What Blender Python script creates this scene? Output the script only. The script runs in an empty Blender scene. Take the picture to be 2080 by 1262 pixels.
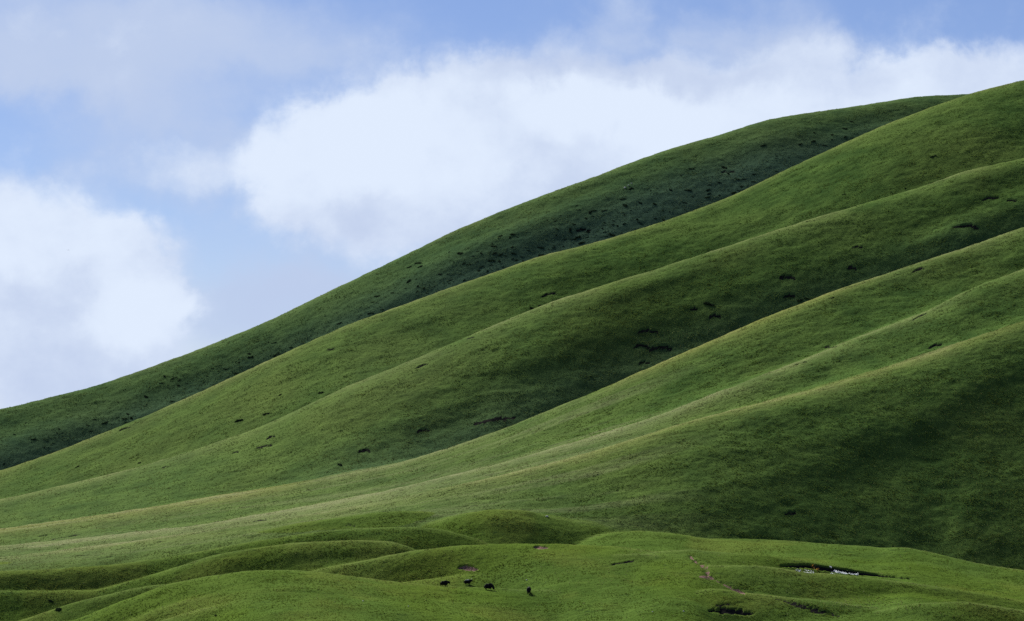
import bpy, bmesh, math, random
import numpy as np
from mathutils import Vector, Matrix, Euler
R = math.radians
random.seed(7); rng = np.random.default_rng(11)
sc = bpy.context.scene

# ------------------------------------------------------------------ camera, sky, sun, exposure
F, CX, HY, W0, H0 = 7400.0, 1040.0, 860.0, 2080.0, 1262.0     # focal length in photo pixels, centre column, horizon row
cam_d = bpy.data.cameras.new('camera'); cam = bpy.data.objects.new('camera', cam_d); sc.collection.objects.link(cam)
cam_d.sensor_width = 36.0; cam_d.lens = 36.0 * F / W0
cam.location = (0, 0, 0); cam.rotation_euler = (R(90) + math.atan((HY - H0 / 2) / F), 0, 0)
cam_d.clip_start = 1.0; cam_d.clip_end = 60000.0
sc.camera = cam

SUN_EL, SUN_AZ = 31.0, -22.0          # azimuth from the view direction (+Y), negative = to the left
sd = Vector((math.sin(R(SUN_AZ)) * math.cos(R(SUN_EL)), math.cos(R(SUN_AZ)) * math.cos(R(SUN_EL)), math.sin(R(SUN_EL))))
sun_d = bpy.data.lights.new('sun', 'SUN'); sun = bpy.data.objects.new('sun', sun_d); sc.collection.objects.link(sun)
sun_d.energy = 5.0; sun_d.angle = R(18.0)          # a sun veiled by thin cloud: soft-edged shadows; sun_d.color = (1.0, 0.95, 0.86)
sun.rotation_euler = sd.to_track_quat('Z', 'Y').to_euler(); sun.location = (-200, 300, 600)

sc.view_settings.view_transform = 'Standard'; sc.view_settings.look = 'None'
sc.view_settings.exposure = 1.07; sc.view_settings.gamma = 1.0; sc.view_settings.use_curve_mapping = False
sc.cycles.use_denoising = False
sc.cycles.max_bounces = 6; sc.cycles.diffuse_bounces = 3; sc.cycles.transmission_bounces = 3; sc.cycles.transparent_max_bounces = 4

class NT:
    """small helper for node trees"""
    def __init__(s, tree): s.t = tree; s.n = tree.nodes; s.l = tree.links
    def new(s, typ, **kw):
        n = s.n.new(typ)
        for k, v in kw.items(): setattr(n, k, v)
        return n
    def put(s, sock, v):
        if v is None: return
        if hasattr(v, 'is_output') or isinstance(v, bpy.types.NodeSocket): s.l.new(v, sock)
        else: sock.default_value = v
    def math(s, op, a, b=None, c=None, clamp=False):
        n = s.new('ShaderNodeMath', operation=op, use_clamp=clamp)
        for i, v in enumerate((a, b, c)): s.put(n.inputs[i], v)
        return n.outputs[0]
    def mix(s, f, a, b, blend='MIX'):
        n = s.new('ShaderNodeMix', data_type='RGBA', blend_type=blend)
        s.put(n.inputs[0], f)
        s.put(n.inputs[6], a if not isinstance(a, tuple) else (*a, 1)[:4]); s.put(n.inputs[7], b if not isinstance(b, tuple) else (*b, 1)[:4])
        return n.outputs[2]
    def noise(s, vec, scale, detail=4, rough=.55, dist=0.0, dims='3D'):
        n = s.new('ShaderNodeTexNoise', noise_dimensions=dims)
        s.put(n.inputs['Vector'], vec); n.inputs['Scale'].default_value = scale; n.inputs['Detail'].default_value = detail
        n.inputs['Roughness'].default_value = rough; n.inputs['Distortion'].default_value = dist
        return n.outputs[0]
    def smooth(s, v, a, b, lo=0.0, hi=1.0):
        n = s.new('ShaderNodeMapRange', interpolation_type='SMOOTHSTEP')
        s.put(n.inputs[0], v)
        for i, x in zip((1, 2, 3, 4), (a, b, lo, hi)): n.inputs[i].default_value = x
        return n.outputs[0]
    def scale(s, vec, xyz, loc=(0, 0, 0)):
        n = s.new('ShaderNodeMapping'); s.put(n.inputs[0], vec); n.inputs[3].default_value = xyz; n.inputs[1].default_value = loc
        return n.outputs[0]

world = bpy.data.worlds.new('World'); sc.world = world; world.use_nodes = True
def build_world():
    N = NT(world.node_tree); N.n.clear()
    out = N.new('ShaderNodeOutputWorld'); bg = N.new('ShaderNodeBackground'); N.l.new(bg.outputs[0], out.inputs[0])
    bg.inputs[1].default_value = SKY
    sky = N.new('ShaderNodeTexSky', sky_type='NISHITA'); sky.sun_disc = False
    sky.sun_elevation = R(SUN_EL); sky.sun_rotation = R(SUN_AZ)
    sky.altitude = 3500; sky.air_density = 1.0; sky.dust_density = 0.3; sky.ozone_density = 2.5
    tc = N.new('ShaderNodeTexCoord'); vec = tc.outputs['Generated']
    sep = N.new('ShaderNodeSeparateXYZ'); N.l.new(vec, sep.inputs[0])
    # clouds live on the dome of the sky: azimuth and elevation, in thousandths of the telephoto's pixel angle
    az = N.math('ARCTAN2', sep.outputs[0], sep.outputs[1]); el = N.math('ARCSINE', sep.outputs[2])
    u = N.math('MULTIPLY_ADD', az, F / 1000, CX / 1000); v = N.math('MULTIPLY_ADD', el, -F / 1000, HY / 1000)
    cmb = N.new('ShaderNodeCombineXYZ'); N.l.new(u, cmb.inputs[0]); N.l.new(v, cmb.inputs[1]); uv0 = cmb.outputs[0]
    # domain warp so that the cloud edges billow
    def warp(vec, sc_, amt, det, loc):
        wn = N.new('ShaderNodeTexNoise', noise_dimensions='3D'); N.l.new(N.scale(vec, (1, 1, 1), loc), wn.inputs['Vector'])
        wn.inputs['Scale'].default_value = sc_; wn.inputs['Detail'].default_value = det; wn.inputs['Roughness'].default_value = .6
        vm = N.new('ShaderNodeVectorMath', operation='MULTIPLY_ADD'); N.l.new(wn.outputs['Color'], vm.inputs[0])
        vm.inputs[1].default_value = (amt, amt * .85, 0); vm.inputs[2].default_value = (-amt / 2, -amt * .425, 0)
        va = N.new('ShaderNodeVectorMath', operation='ADD'); N.l.new(vec, va.inputs[0]); N.l.new(vm.outputs[0], va.inputs[1]); return va.outputs[0]
    uv = warp(warp(uv0, 3.0, .16, 2, (0, 0, 0)), 11.0, .13, 6, (4, 2, 1))
    s2 = N.new('ShaderNodeSeparateXYZ'); N.l.new(uv, s2.inputs[0]); uu, vv = s2.outputs[0], s2.outputs[1]
    def blobs(lst, base):
        acc = None
        for (px, py, rx, ry, w) in lst:
            a = N.math('MULTIPLY_ADD', uu, 1000 / rx, -px / rx); b = N.math('MULTIPLY_ADD', vv, 1000 / ry, -py / ry)
            q = N.math('MULTIPLY_ADD', a, a, N.math('MULTIPLY', b, b))
            q = N.math('MULTIPLY', q, q)                     # flat-topped puffs
            g = N.math('MULTIPLY', N.math('EXPONENT', N.math('MULTIPLY', q, -.7)), w)
            acc = N.math('ADD', acc, g) if acc is not None else N.math('ADD', g, base)
        return acc
    n1 = N.noise(uv0, 4.5, 8, .60); n2 = N.noise(N.scale(uv0, (1, 1.6, 1), (3.1, 7.7, 2.2)), 2.2, 6, .55)
    # high thin veil and heaped cumulus
    veil = N.smooth(N.math('ADD', blobs(VEIL, .13), N.math('ADD', N.math('MULTIPLY_ADD', n2, .9, -.45), N.math('MULTIPLY_ADD', n1, .5, -.25))), 0.0, 1.0)
    heap = N.math('ADD', blobs(CLOUDS, .0), N.math('ADD', N.math('MULTIPLY_ADD', n1, 1.5, -.75), N.math('MULTIPLY_ADD', n2, .5, -.25)))
    alpha = N.smooth(heap, .02, .95)
    # lit tops and greyer bases
    n3 = N.noise(N.scale(uv0, (1, 1.3, 1), (9.1, 1.7, 5.2)), 5.0, 8, .58)
    lit = N.math('ADD', blobs(LIT, .45), N.math('ADD', N.math('MULTIPLY_ADD', n3, 1.3, -.65), N.math('MULTIPLY_ADD', n1, .7, -.35)))
    body = N.smooth(lit, .0, 1.0)
    ccol = N.mix(body, CLOUD_SHADE, CLOUD_LIT)
    blue = N.mix(1.0, sky.outputs[0], SKY_TINT, 'MULTIPLY')
    col = N.mix(veil, blue, VEIL_C)
    col = N.mix(alpha, col, ccol)
    N.l.new(col, bg.inputs[0])

SKY = 0.081
SKY_TINT = (.405, .385, .465)
CLOUD_LIT = (4.4, 4.95, 5.85); CLOUD_SHADE = (3.25, 3.8, 5.0); VEIL_C = (3.0, 3.6, 4.9)
VEIL = [  # px, py, rx, ry, weight
    (260, 110, 430, 150, .75), (330, 330, 260, 90, .35), (560, 640, 330, 80, .60), (800, 560, 300, 100, .35), (100, 330, 200, 60, .15), (1400, 130, 500, 70, .28), (1620, 90, 160, 90, .40), (1260, 50, 70, 45, .35), (1425, 45, 60, 45, .30),
    (1950, 40, 300, 70, -.45), (1080, 60, 200, 70, -.1), (60, 260, 160, 70, -.35), (560, 190, 190, 50, -.25)]
CLOUDS = [
    (20, 530, 240, 170, .95), (150, 700, 215, 230, .95), (320, 640, 60, 70, .45), (250, 500, 60, 50, .3),
    (610, 350, 120, 130, .85), (760, 290, 140, 120, .6), (880, 330, 240, 170, .75), (700, 450, 180, 60, .3), (1000, 440, 200, 140, .6),
    (350, 335, 150, 50, .45), (1010, 200, 110, 80, .45),
    (1300, 270, 420, 140, .95), (1750, 190, 420, 80, .75), (1600, 260, 400, 120, .5), (2090, 140, 220, 60, .6), (1680, 95, 60, 40, .2),
    (220, 75, 50, 30, .35), (50, 50, 60, 30, .35)]
LIT = [(610, 330, 130, 120, .55), (760, 260, 110, 80, .4), (900, 330, 200, 90, .3), (60, 470, 190, 110, .45), (290, 640, 120, 80, .45), (1230, 210, 150, 50, .45),
       (1550, 270, 650, 90, .40), (350, 320, 140, 50, .2), (1280, 150, 300, 40, -.3), (1180, 300, 120, 60, -.25), (1120, 430, 150, 90, -.15), (760, 430, 90, 40, -.2), (100, 600, 80, 60, -.25), (150, 760, 120, 80, -.15)]
build_world()

# ------------------------------------------------------------------ numpy terrain
_tab = rng.random((512, 512)).astype(np.float32)
def vnoise(x, y, seed=0):
    x = np.asarray(x, np.float32) + seed * 37.17; y = np.asarray(y, np.float32) + seed * 91.73
    xi = np.floor(x).astype(np.int32); yi = np.floor(y).astype(np.int32)
    fx = x - xi; fy = y - yi
    fx = fx * fx * fx * (fx * (fx * 6 - 15) + 10); fy = fy * fy * fy * (fy * (fy * 6 - 15) + 10)
    a = _tab[xi & 511, yi & 511]; b = _tab[(xi + 1) & 511, yi & 511]; c = _tab[xi & 511, (yi + 1) & 511]; d = _tab[(xi + 1) & 511, (yi + 1) & 511]
    return (a + (b - a) * fx) * (1 - fy) + (c + (d - c) * fx) * fy - .5
def fbm(x, y, octaves=4, seed=0, gain=.5):
    s = 0; a = 1.0
    for o in range(octaves):
        s = s + a * vnoise(x, y, seed + o * 3); x = x * 2.03; y = y * 2.03; a *= gain
    return s
def sstep(a, b, x):
    t = np.clip((x - a) / (b - a), 0, 1); return t * t * (3 - 2 * t)

PXF = np.arange(-900, 3001, 4.0)                       # fine column axis for the crest curves
def curve(pts, sig=5):
    p = np.array(pts, float); v = np.interp(PXF, p[:, 0], p[:, 1])
    k = np.exp(-.5 * (np.arange(-3 * sig, 3 * sig + 1) / sig) ** 2); k /= k.sum()
    return np.convolve(np.pad(v, 3 * sig, mode='edge'), k, 'valid')
RIDGES = []
def ridge(own, pts, D, sf, sb, w, sig=5):
    """a spur: its crest (photo column, row), distance along it, slopes in front of and behind the crest, rounding in metres"""
    RIDGES.append(dict(own=own, row=curve(pts, sig), D=curve(D, 18), sf=curve(sf, 18), sb=sb, w=curve(w, 12) if isinstance(w, list) else curve([(0, w), (1, w)])))
HILLS = ['far ridge', 'second', 'third', 'fourth', 'fifth', 'nearest']
ridge(0, [(-900, 905), (-400, 872), (-150, 852), (0, 833), (200, 783), (400, 712), (540, 655), (700, 577), (800, 530), (920, 470), (1060, 413), (1200, 362), (1290, 327), (1380, 297), (1470, 272), (1560, 243), (1640, 230), (1750, 214), (1860, 196), (1960, 191), (2080, 189), (2400, 150), (3000, 120)],
      [(-400, 1480), (0, 1480), (1040, 1600), (2080, 1790), (2600, 1850)], [(-300, .3), (0, .50), (900, .56), (2080, .50)], .35, [(0, 16), (800, 24), (1500, 26), (2080, 26)])
ridge(1, [(-900, 1060), (-300, 1010), (0, 957), (130, 912), (290, 848), (400, 800), (540, 735), (700, 663), (880, 597), (1000, 555), (1090, 523), (1230, 488), (1380, 440), (1500, 393), (1620, 335), (1700, 298), (1800, 253), (1900, 215), (1985, 187), (2080, 163), (2400, 95), (3000, 30)],
      [(-400, 1270), (0, 1290), (700, 1320), (1500, 1430), (2080, 1490), (2600, 1540)], [(-200, .15), (0, .20), (500, .32), (1100, .42), (2080, .52)], .5, [(0, 10), (800, 18), (2080, 30)])
ridge(2, [(-900, 1085), (-300, 1050), (0, 1016), (101, 993), (286, 948), (411, 909), (498, 879), (572, 849), (700, 787), (871, 718), (1021, 653), (1121, 614), (1217, 582), (1324, 550), (1450, 510), (1600, 460), (1760, 413), (1880, 378), (1960, 348), (2080, 322), (2400, 250), (3000, 200)],
      [(-400, 1160), (0, 1180), (700, 1200), (1400, 1265), (2080, 1335), (2600, 1380)], [(0, .13), (400, .20), (800, .40), (1300, .68), (2080, .62)], .45, [(0, 12), (900, 26), (2080, 28)])
ridge(3, [(-900, 1130), (-300, 1105), (0, 1078), (200, 1052), (350, 1030), (450, 1013), (600, 988), (700, 968), (807, 944), (914, 910), (1039, 866), (1128, 828), (1217, 792), (1306, 753), (1400, 712), (1557, 644), (1684, 595), (1792, 559), (1910, 520), (1972, 500), (2080, 462), (2400, 370), (3000, 300)],
      [(-400, 1080), (0, 1090), (700, 1095), (1400, 1130), (2080, 1205), (2600, 1250)], [(0, .08), (600, .14), (1000, .24), (1400, .36), (2080, .52)], .42, [(0, 10), (1000, 12), (2080, 18)])
ridge(4, [(-900, 1160), (-200, 1135), (100, 1110), (400, 1078), (600, 1042), (800, 997), (1000, 948), (1180, 902), (1300, 866), (1400, 830), (1498, 791), (1642, 735), (1727, 696), (1825, 657), (1890, 631), (1949, 598), (2005, 574), (2080, 547), (2400, 430), (3000, 350)],
      [(-400, 1015), (0, 1025), (800, 1035), (1400, 1065), (2080, 1140), (2600, 1180)], [(0, .06), (800, .12), (1200, .20), (1600, .36), (2080, .48)], .36, [(0, 10), (1000, 8), (2080, 12)])
ridge(5, [(-900, 1200), (0, 1140), (300, 1098), (600, 1052), (800, 1018), (1000, 973), (1200, 921), (1400, 858), (1500, 832), (1650, 795), (1800, 755), (1950, 705), (2080, 662), (2400, 560), (3000, 480)],
      [(-400, 965), (0, 970), (800, 985), (1200, 1005), (1600, 1040), (2080, 1090), (2600, 1150)], [(0, .06), (600, .10), (900, .18), (1200, .34), (1600, .49), (1850, .60), (2080, .68)], .25, [(0, 10), (1000, 14), (1500, 24), (2080, 30)])
G = 9
ridge(G, [(-600, 1190), (-100, 1167), (0, 1160), (94, 1156), (215, 1148), (337, 1133), (404, 1119), (522, 1099), (640, 1081), (700, 1074), (762, 1071), (830, 1071), (896, 1075), (970, 1094), (1040, 1125), (1300, 1300)], [(0, 890), (500, 905), (900, 908)], [(0, .78), (300, .70), (500, .66), (850, .55)], .24, 7, 4)
ridge(G, [(200, 1200), (450, 1124), (600, 1103), (735, 1097), (802, 1101), (850, 1116), (1000, 1250)], [(0, 880)], [(0, .55), (700, .50)], .12, 4, 3)
ridge(G, [(300, 1150), (600, 1065), (700, 1052), (775, 1041), (829, 1040), (889, 1049), (940, 1066), (1100, 1180)], [(0, 948)], [(0, .45)], .16, 4, 3)
ridge(G, [(700, 1180), (860, 1072), (937, 1043), (1004, 1035), (1065, 1037), (1118, 1050), (1172, 1064), (1206, 1067), (1240, 1081), (1290, 1110), (1500, 1300)], [(0, 935)], [(0, .46)], .25, 6, 3)
ridge(G, [(900, 1250), (1150, 1112), (1200, 1092), (1240, 1082), (1300, 1078), (1370, 1083), (1431, 1093), (1562, 1095), (1675, 1104), (1787, 1112), (1844, 1112), (1900, 1123), (1975, 1142), (2080, 1159), (2400, 1200)], [(0, 920), (1500, 925), (2080, 905)], [(0, .12), (1300, .12), (2080, .08)], .35, 5, 3)
ridge(G, [(400, 1270), (600, 1176), (650, 1156), (735, 1140), (836, 1119), (937, 1108), (1037, 1104), (1150, 1105), (1250, 1110), (1400, 1130), (1700, 1300)], [(0, 862)], [(600, .72), (900, .68), (1000, .34), (1150, .16)], .2, 7, 4)
ridge(G, [(600, 1300), (760, 1207), (815, 1182), (903, 1172), (1004, 1162), (1105, 1148), (1206, 1131), (1300, 1124), (1380, 1135), (1500, 1230)], [(0, 836), (1100, 845), (1400, 850)], [(0, .30)], .30, 3, 3)
ridge(G, [(1000, 1300), (1200, 1160), (1300, 1126), (1356, 1119), (1412, 1117), (1450, 1122), (1562, 1130), (1712, 1151), (1787, 1166), (1900, 1180), (2080, 1213), (2400, 1250)], [(1100, 850), (1600, 862), (2080, 862)], [(1100, .12), (1400, .14), (1540, .16), (1600, .5), (1760, .5), (1850, .2)], .05, 3, 3)
ridge(G, [(1200, 1270), (1400, 1150), (1500, 1148), (1560, 1150), (1640, 1163), (1740, 1171), (1850, 1184), (1950, 1198), (2080, 1222), (2400, 1260)], [(0, 838)], [(0, .22), (1600, .36), (1800, .42)], .10, 5, 3)
ridge(G, [(-300, 1400), (40, 1288), (155, 1258), (236, 1224), (337, 1188), (404, 1173), (505, 1158), (572, 1156), (640, 1160), (700, 1167), (802, 1180), (896, 1189), (1004, 1193), (1071, 1197), (1172, 1203), (1300, 1219), (1412, 1235), (1476, 1255), (1700, 1400)], [(0, 795), (600, 812), (1000, 818), (1400, 805)], [(0, .55), (250, .40), (450, .16), (700, .10), (950, .09), (1050, .16), (1200, .30)], .36, 6, 3)
ridge(G, [(-200, 1350), (60, 1254), (127, 1231), (165, 1220), (237, 1203), (300, 1190), (380, 1182), (480, 1200), (600, 1300)], [(0, 822)], [(0, .55)], .3, 4, 3)
ridge(G, [(100, 1340), (262, 1260), (337, 1231), (421, 1211), (488, 1208), (540, 1213), (600, 1228), (680, 1262), (800, 1350)], [(0, 786)], [(0, .42)], .3, 4, 3)
ridge(G, [(150, 1330), (330, 1260), (404, 1237), (500, 1229), (572, 1223), (700, 1227), (768, 1232), (886, 1255), (1000, 1310)], [(0, 774)], [(0, .36)], .26, 4, 3)
ridge(G, [(1250, 1262), (1380, 1208), (1450, 1193), (1510, 1203), (1600, 1213), (1675, 1219), (1787, 1237), (1862, 1254), (2000, 1290)], [(0, 806)], [(0, .40)], .14, 5, 3)
ridge(G, [(1600, 1300), (1750, 1252), (1850, 1225), (1960, 1222), (2080, 1240), (2300, 1280)], [(0, 800)], [(0, .45)], .12, 5, 3)

def floor_z(px, y):
    z = np.interp(y, [0, 60, 200, 420, 600, 760, 850, 950, 1100, 1300, 1600, 2200, 4000], [-1.8, -7, -24, -46, -51, -50.5, -49.0, -43.0, -38, -33, -32, -60, -90])
    return z
def base_height(px, y):
    """px: column (n,), y: distance (n,m) -> height and owner"""
    zs = []; own = []
    idx = lambda a: np.interp(px, PXF, a)[:, None]
    near = np.clip((y - 560) / 160, 0, 1)
    k_h, k_g = 2.2, .3
    # hills
    zh = []
    for r in RIDGES:
        D = idx(r['D']); zc = (HY - idx(r['row'])) / F * D; w = idx(r['w']); sf = idx(r['sf'])
        d = y - D; x = d / F * (px[:, None] - CX)
        if r['own'] < G:
            d = d + 4.0 * fbm(px[:, None] / 420. + 0 * y, d / 30., 2, 5 + r['own']) * sstep(0, 25, np.abs(d))
        s = np.where(d < 0, sf, r['sb'])
        if r['own'] == G: s = np.where(d < 0, sf, r['sb'] * 1.2)
        z = zc - s * (np.sqrt(d * d + w * w) - w)
        if r['own'] < G: z = z - 16 * sstep(945, 850, y)
        zh.append(z.astype(np.float32))
    fl = floor_z(px, y) + 0 * px[:, None]
    zh.append(fl.astype(np.float32))
    owners = np.array([r['own'] for r in RIDGES] + [G])
    st = np.stack(zh)
    arg = st.argmax(0)
    top2 = np.partition(st, -2, axis=0)[-2:]; gap = top2[1] - top2[0]
    hill = st[owners < G]; gr = st[owners == G]
    def lse(a, k):
        m = a.max(0); return m + k * np.log(np.exp((a - m) / k).sum(0))
    zhill = lse(hill, k_h); zg = lse(gr, k_g)
    z = lse(np.stack([zhill, zg]), 1.0)
    own = owners[arg]
    # distance below the crest of the owning ridge, and offset along the depth
    crestd = np.zeros_like(z); crestz = np.zeros_like(z)
    for i, r in enumerate(RIDGES):
        m = arg == i
        if m.any():
            D = np.broadcast_to(idx(r['D']), y.shape); zc = np.broadcast_to((HY - idx(r['row'])) / F * idx(r['D']), y.shape)
            crestd[m] = (y - D)[m]; crestz[m] = (zc - z)[m]
    m = arg == len(RIDGES); crestd[m] = -40; crestz[m] = 10
    return z, own, crestd, crestz, gap

cols = np.concatenate([np.arange(-900, -40, 40.), np.arange(-40, 2121, 2.6), np.arange(2140, 3000, 40.)])
rows = np.concatenate([np.arange(-60, 560, 40.), np.arange(560, 735, 5.), np.arange(735, 940, .62), np.arange(940, 1110, .72), np.arange(1110, 1300, .92), np.arange(1300, 1520, 1.05), np.arange(1520, 1800, 1.25), np.arange(1800, 2300, 12.), np.arange(2300, 4200, 120.)])
NC, NR = len(cols), len(rows)
yg = np.broadcast_to(rows[None, :], (NC, NR)).astype(np.float64)
# the fan opens from a point behind the camera so that the sheet also lies under the camera
xg = (cols[:, None] - CX) / F * np.maximum(yg, 60 + .2 * (yg + 60))
z, own, cd, cz, gap = base_height(cols, yg)
gf = sstep(.2, 5, gap)
infr = sstep(560, 730, yg)
# broad undulation, rills that run down the spurs, tussocks
along = xg * 1.0
z = z + infr * (np.where(own < G, .55, .5) * fbm(xg / 130., cd / 24., 3, 21) * sstep(0, 30, np.abs(cd)) * gf + .20 * fbm(xg / 16., yg / 14., 3, 31))
hillm = (own < G)
z = z + gf * np.where(hillm, .6 * fbm(xg / 110. + cd / 80, (cd + 2.2 * cz) / 7.0, 3, 41) * sstep(3, 18, cz), .16 * fbm(xg / 12., yg / 9., 2, 44) + .8 * fbm(xg / 30., yg / 15., 2, 46) * sstep(1, 8, np.abs(cd)))
z = z + infr * (np.where(own < G, .26, .15) * fbm(xg / 3.4, yg / 3.0, 3, 51) + .08 * vnoise(xg / 1.1, yg / 1.0, 61))
ROWIMG = HY - z / np.maximum(yg, 1) * F                  # photo row of every grid vertex
ang = np.where(yg > 300, z / np.maximum(yg, 1), -9.0)
runmax = np.maximum.accumulate(ang, axis=1)
VIS = ang >= runmax - .0004
def locate(px, py, off=0.0):
    """first point of the ground seen at a photo pixel -> column index, row index, world point"""
    c = int(np.clip(np.searchsorted(cols, px), 1, NC - 1)); t = (px - cols[c - 1]) / (cols[c] - cols[c - 1])
    a = (HY - py) / F
    zz = z[c - 1] * (1 - t) + z[c] * t
    g = np.where(rows > 500, zz / np.maximum(rows, 1) - a, -1)
    j = int(np.argmax(g >= 0)) if (g >= 0).any() else int(np.argmax(g))
    y = rows[j]
    return c, j, Vector(((px - CX) / F * y, y, zz[j] + off))
def ground_z(x, y):
    px = x / y * F + CX
    c = int(np.clip(np.searchsorted(cols, px), 1, NC - 1)); t = (px - cols[c - 1]) / (cols[c] - cols[c - 1])
    j = int(np.clip(np.searchsorted(rows, y), 1, NR - 1)); q = (y - rows[j - 1]) / (rows[j] - rows[j - 1])
    f = lambda i: z[i, j - 1] * (1 - q) + z[i, j] * q
    return f(c - 1) * (1 - t) + f(c) * t

soil = np.zeros_like(z); clay = np.zeros_like(z); part = np.full((NC - 1, NR - 1), -1, np.int32)   # bare earth; which earth object a cell belongs to
BANKS = [  # column, row, length, height in photo pixels, tilt (rise per column), label
    (1962, 458, 54, 7, 0.0, 'longest of the dark earth banks near the right edge of the third spur'),
    (2015, 401, 38, 5, .02, 'thin dark earth bank high on the third spur, left of a shorter one'),
    (2057, 406, 24, 5, -.05, 'short dark earth bank high on the third spur at the right edge of the photo'),
    (1600, 562, 34, 7, 0.0, 'dark earth bank above a smaller one, middle of the right part of the third spur'),
    (1603, 598, 27, 6, 0.0, 'dark earth bank just above the yellow crest of the fourth spur'),
    (1730, 543, 20, 5, 0.0, 'small dark earth bank right of the pair on the third spur'),
    (1742, 502, 24, 4, 0.0, 'faint short earth bank high in the middle of the third spur'),
    (1453, 641, 26, 6, 0.0, 'small earth bank below the wide dark shrub on the third spur'),
    (1410, 625, 18, 5, 0.0, 'small earth bank left of the wide dark shrub on the third spur'),
    (1317, 671, 46, 6, -.04, 'long curved earth bank above the two touching ones on the third spur'),
    (1302, 702, 38, 6, .06, 'left one of the two touching curved earth banks on the third spur'),
    (1342, 705, 46, 9, .10, 'right and thicker of the two touching curved earth banks on the third spur'),
    (1310, 735, 26, 6, 0.0, 'dark hollow bank under the two touching ones, by the fourth spur crest'),
    (1116, 597, 32, 6, .22, 'tilted dark earth bank on the second spur near the third spur crest'),
    (857, 742, 28, 6, .38, 'tilted dark earth bank low on the rounded crest of the third spur'),
    (957, 686, 20, 4, .20, 'thin earth bank just below the third spur crest, right of the tilted one'),
    (672, 709, 20, 5, .12, 'small earth bank on the second spur just under its crest'),
    (254, 870, 26, 6, .30, 'dark earth bank on the bright lower left crest of the second spur'),
    (1687, 704, 26, 7, 0.0, 'short thick earth bank on the fourth spur above the fifth crest'),
    (1868, 642, 30, 5, .45, 'tilted thin earth bank on the crest of the narrow fifth spur'),
    (1900, 701, 30, 6, .32, 'tilted dark earth bank right of the fifth spur above the pale grass streaks'),
    (1866, 547, 28, 5, .30, 'thin earth bank just below the crest of the fourth spur at right'),
    (537, 906, 36, 6, .22, 'longest tilted earth bank on the lower left of the third spur'),
    (551, 887, 20, 5, .28, 'short earth bank above the longest one on the lower left of the third spur'),
    (480, 918, 18, 4, .25, 'faint earth bank left of the longest one on the lower left third spur'),
    (335, 948, 18, 4, .25, 'small earth bank far left on the pale lower end of the third spur'),
    (741, 914, 28, 6, .08, 'dark earth bank near the foot of the third spur, left of the fourth crest'),
    (860, 873, 30, 5, .05, 'thin earth bank on the third spur left of the rough brown patch'),
    (527, 1057, 34, 7, .14, 'dark earth bank where the long slopes meet the foreground knolls'),
    (135, 1090, 66, 6, .18, 'long dark earth bank beside the pale bare strip at lower left'),
    (88, 1088, 26, 5, .12, 'short earth bank above the long one at lower left'),
    (325, 1100, 28, 5, .12, 'thin earth bank on the yellowish meadow at lower left'),
    (710, 1065, 32, 5, 0.0, 'earth bank on the meadow left of the two round knolls'),
    (1262, 1142, 62, 7, .22, 'broken earth bank on the meadow right of the last yak'),
    (1466, 1227, 42, 5, .16, 'curved dark earth bank left one of two above the muddy hollow'),
    (1505, 1223, 34, 4, -.08, 'flat dark earth bank right one of two above the muddy hollow'),
    (1428, 1240, 30, 3, -.35, 'small earth bank at the left tip of the muddy hollow'),
    (1605, 1040, 28, 5, 0.0, 'faint earth bank low on the nearest dark slope'),
    (1480, 348, 30, 5, .05, 'thin earth bank high among the shrubs of the far ridge'),
    (1185, 466, 32, 6, 0.0, 'earth bank among the shrubs low on the far ridge'),
]
def edge_line(pxs, pys):
    return np.array([locate(a, b)[2].y for a, b in zip(pxs, pys)])
def cut_bank(i, pc, rc, ln, th, tilt, reach=3.2):
    c0, c1 = np.searchsorted(cols, [pc - ln / 2, pc + ln / 2]); cc = np.arange(c0, c1)
    if len(cc) < 3: return
    t = (cols[cc] - pc) / (ln / 2)
    ends = edge_line([pc - ln * .45, pc - ln * .2, pc, pc + ln * .2, pc + ln * .45], [rc + tilt * ln * .45, rc + tilt * ln * .2, rc, rc - tilt * ln * .2, rc - tilt * ln * .45])
    pf = np.polyfit([-.9, -.4, 0, .4, .9], ends, 1)
    ye = np.polyval(pf, t) - 1.6 * t * t + .8 * fbm(t * 4 + i * 9.3, t * 0 + i, 3, 15)
    D = ends.mean(); h = th * D / F * .52 * np.sqrt(np.clip(1 - np.abs(t) ** 2.2, 0, 1)) * (.8 + .7 * fbm(t * 3 + i * 5.1, t * 0, 2, 17))
    j0, j1 = np.searchsorted(rows, [D - 60, D + 60])
    e = rows[None, j0:j1] - ye[:, None]
    L = reach * th * D / F + 2.0
    prof = np.where(e < 0, np.clip(1 + e / L, 0, 1) ** 1.5, 0)
    dr = h[:, None] * prof
    z[c0:c1, j0:j1] -= dr
    z[c0:c1, j0:j1] += .35 * h[:, None] * np.exp(-((e - .9) / 1.1) ** 2) * (e >= 0)      # the turf lip stands proud
    soil[c0:c1, j0:j1] = np.maximum(soil[c0:c1, j0:j1], np.where((e > -1.0) & (e < .1), 1, 0) * sstep(0, .25, h)[:, None])
    pm = (e > -1.6) & (e < 0.9) & (np.abs(t) < .97)[:, None]
    sub = part[c0:c1 - 1, j0:j1 - 1]; sub[pm[:-1, :-1]] = i
for i, b in enumerate(BANKS): cut_bank(i, b[0], b[1], b[2], b[3] * (.6 if b[1] > 1045 else 1), b[4])
NB = len(BANKS)
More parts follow.
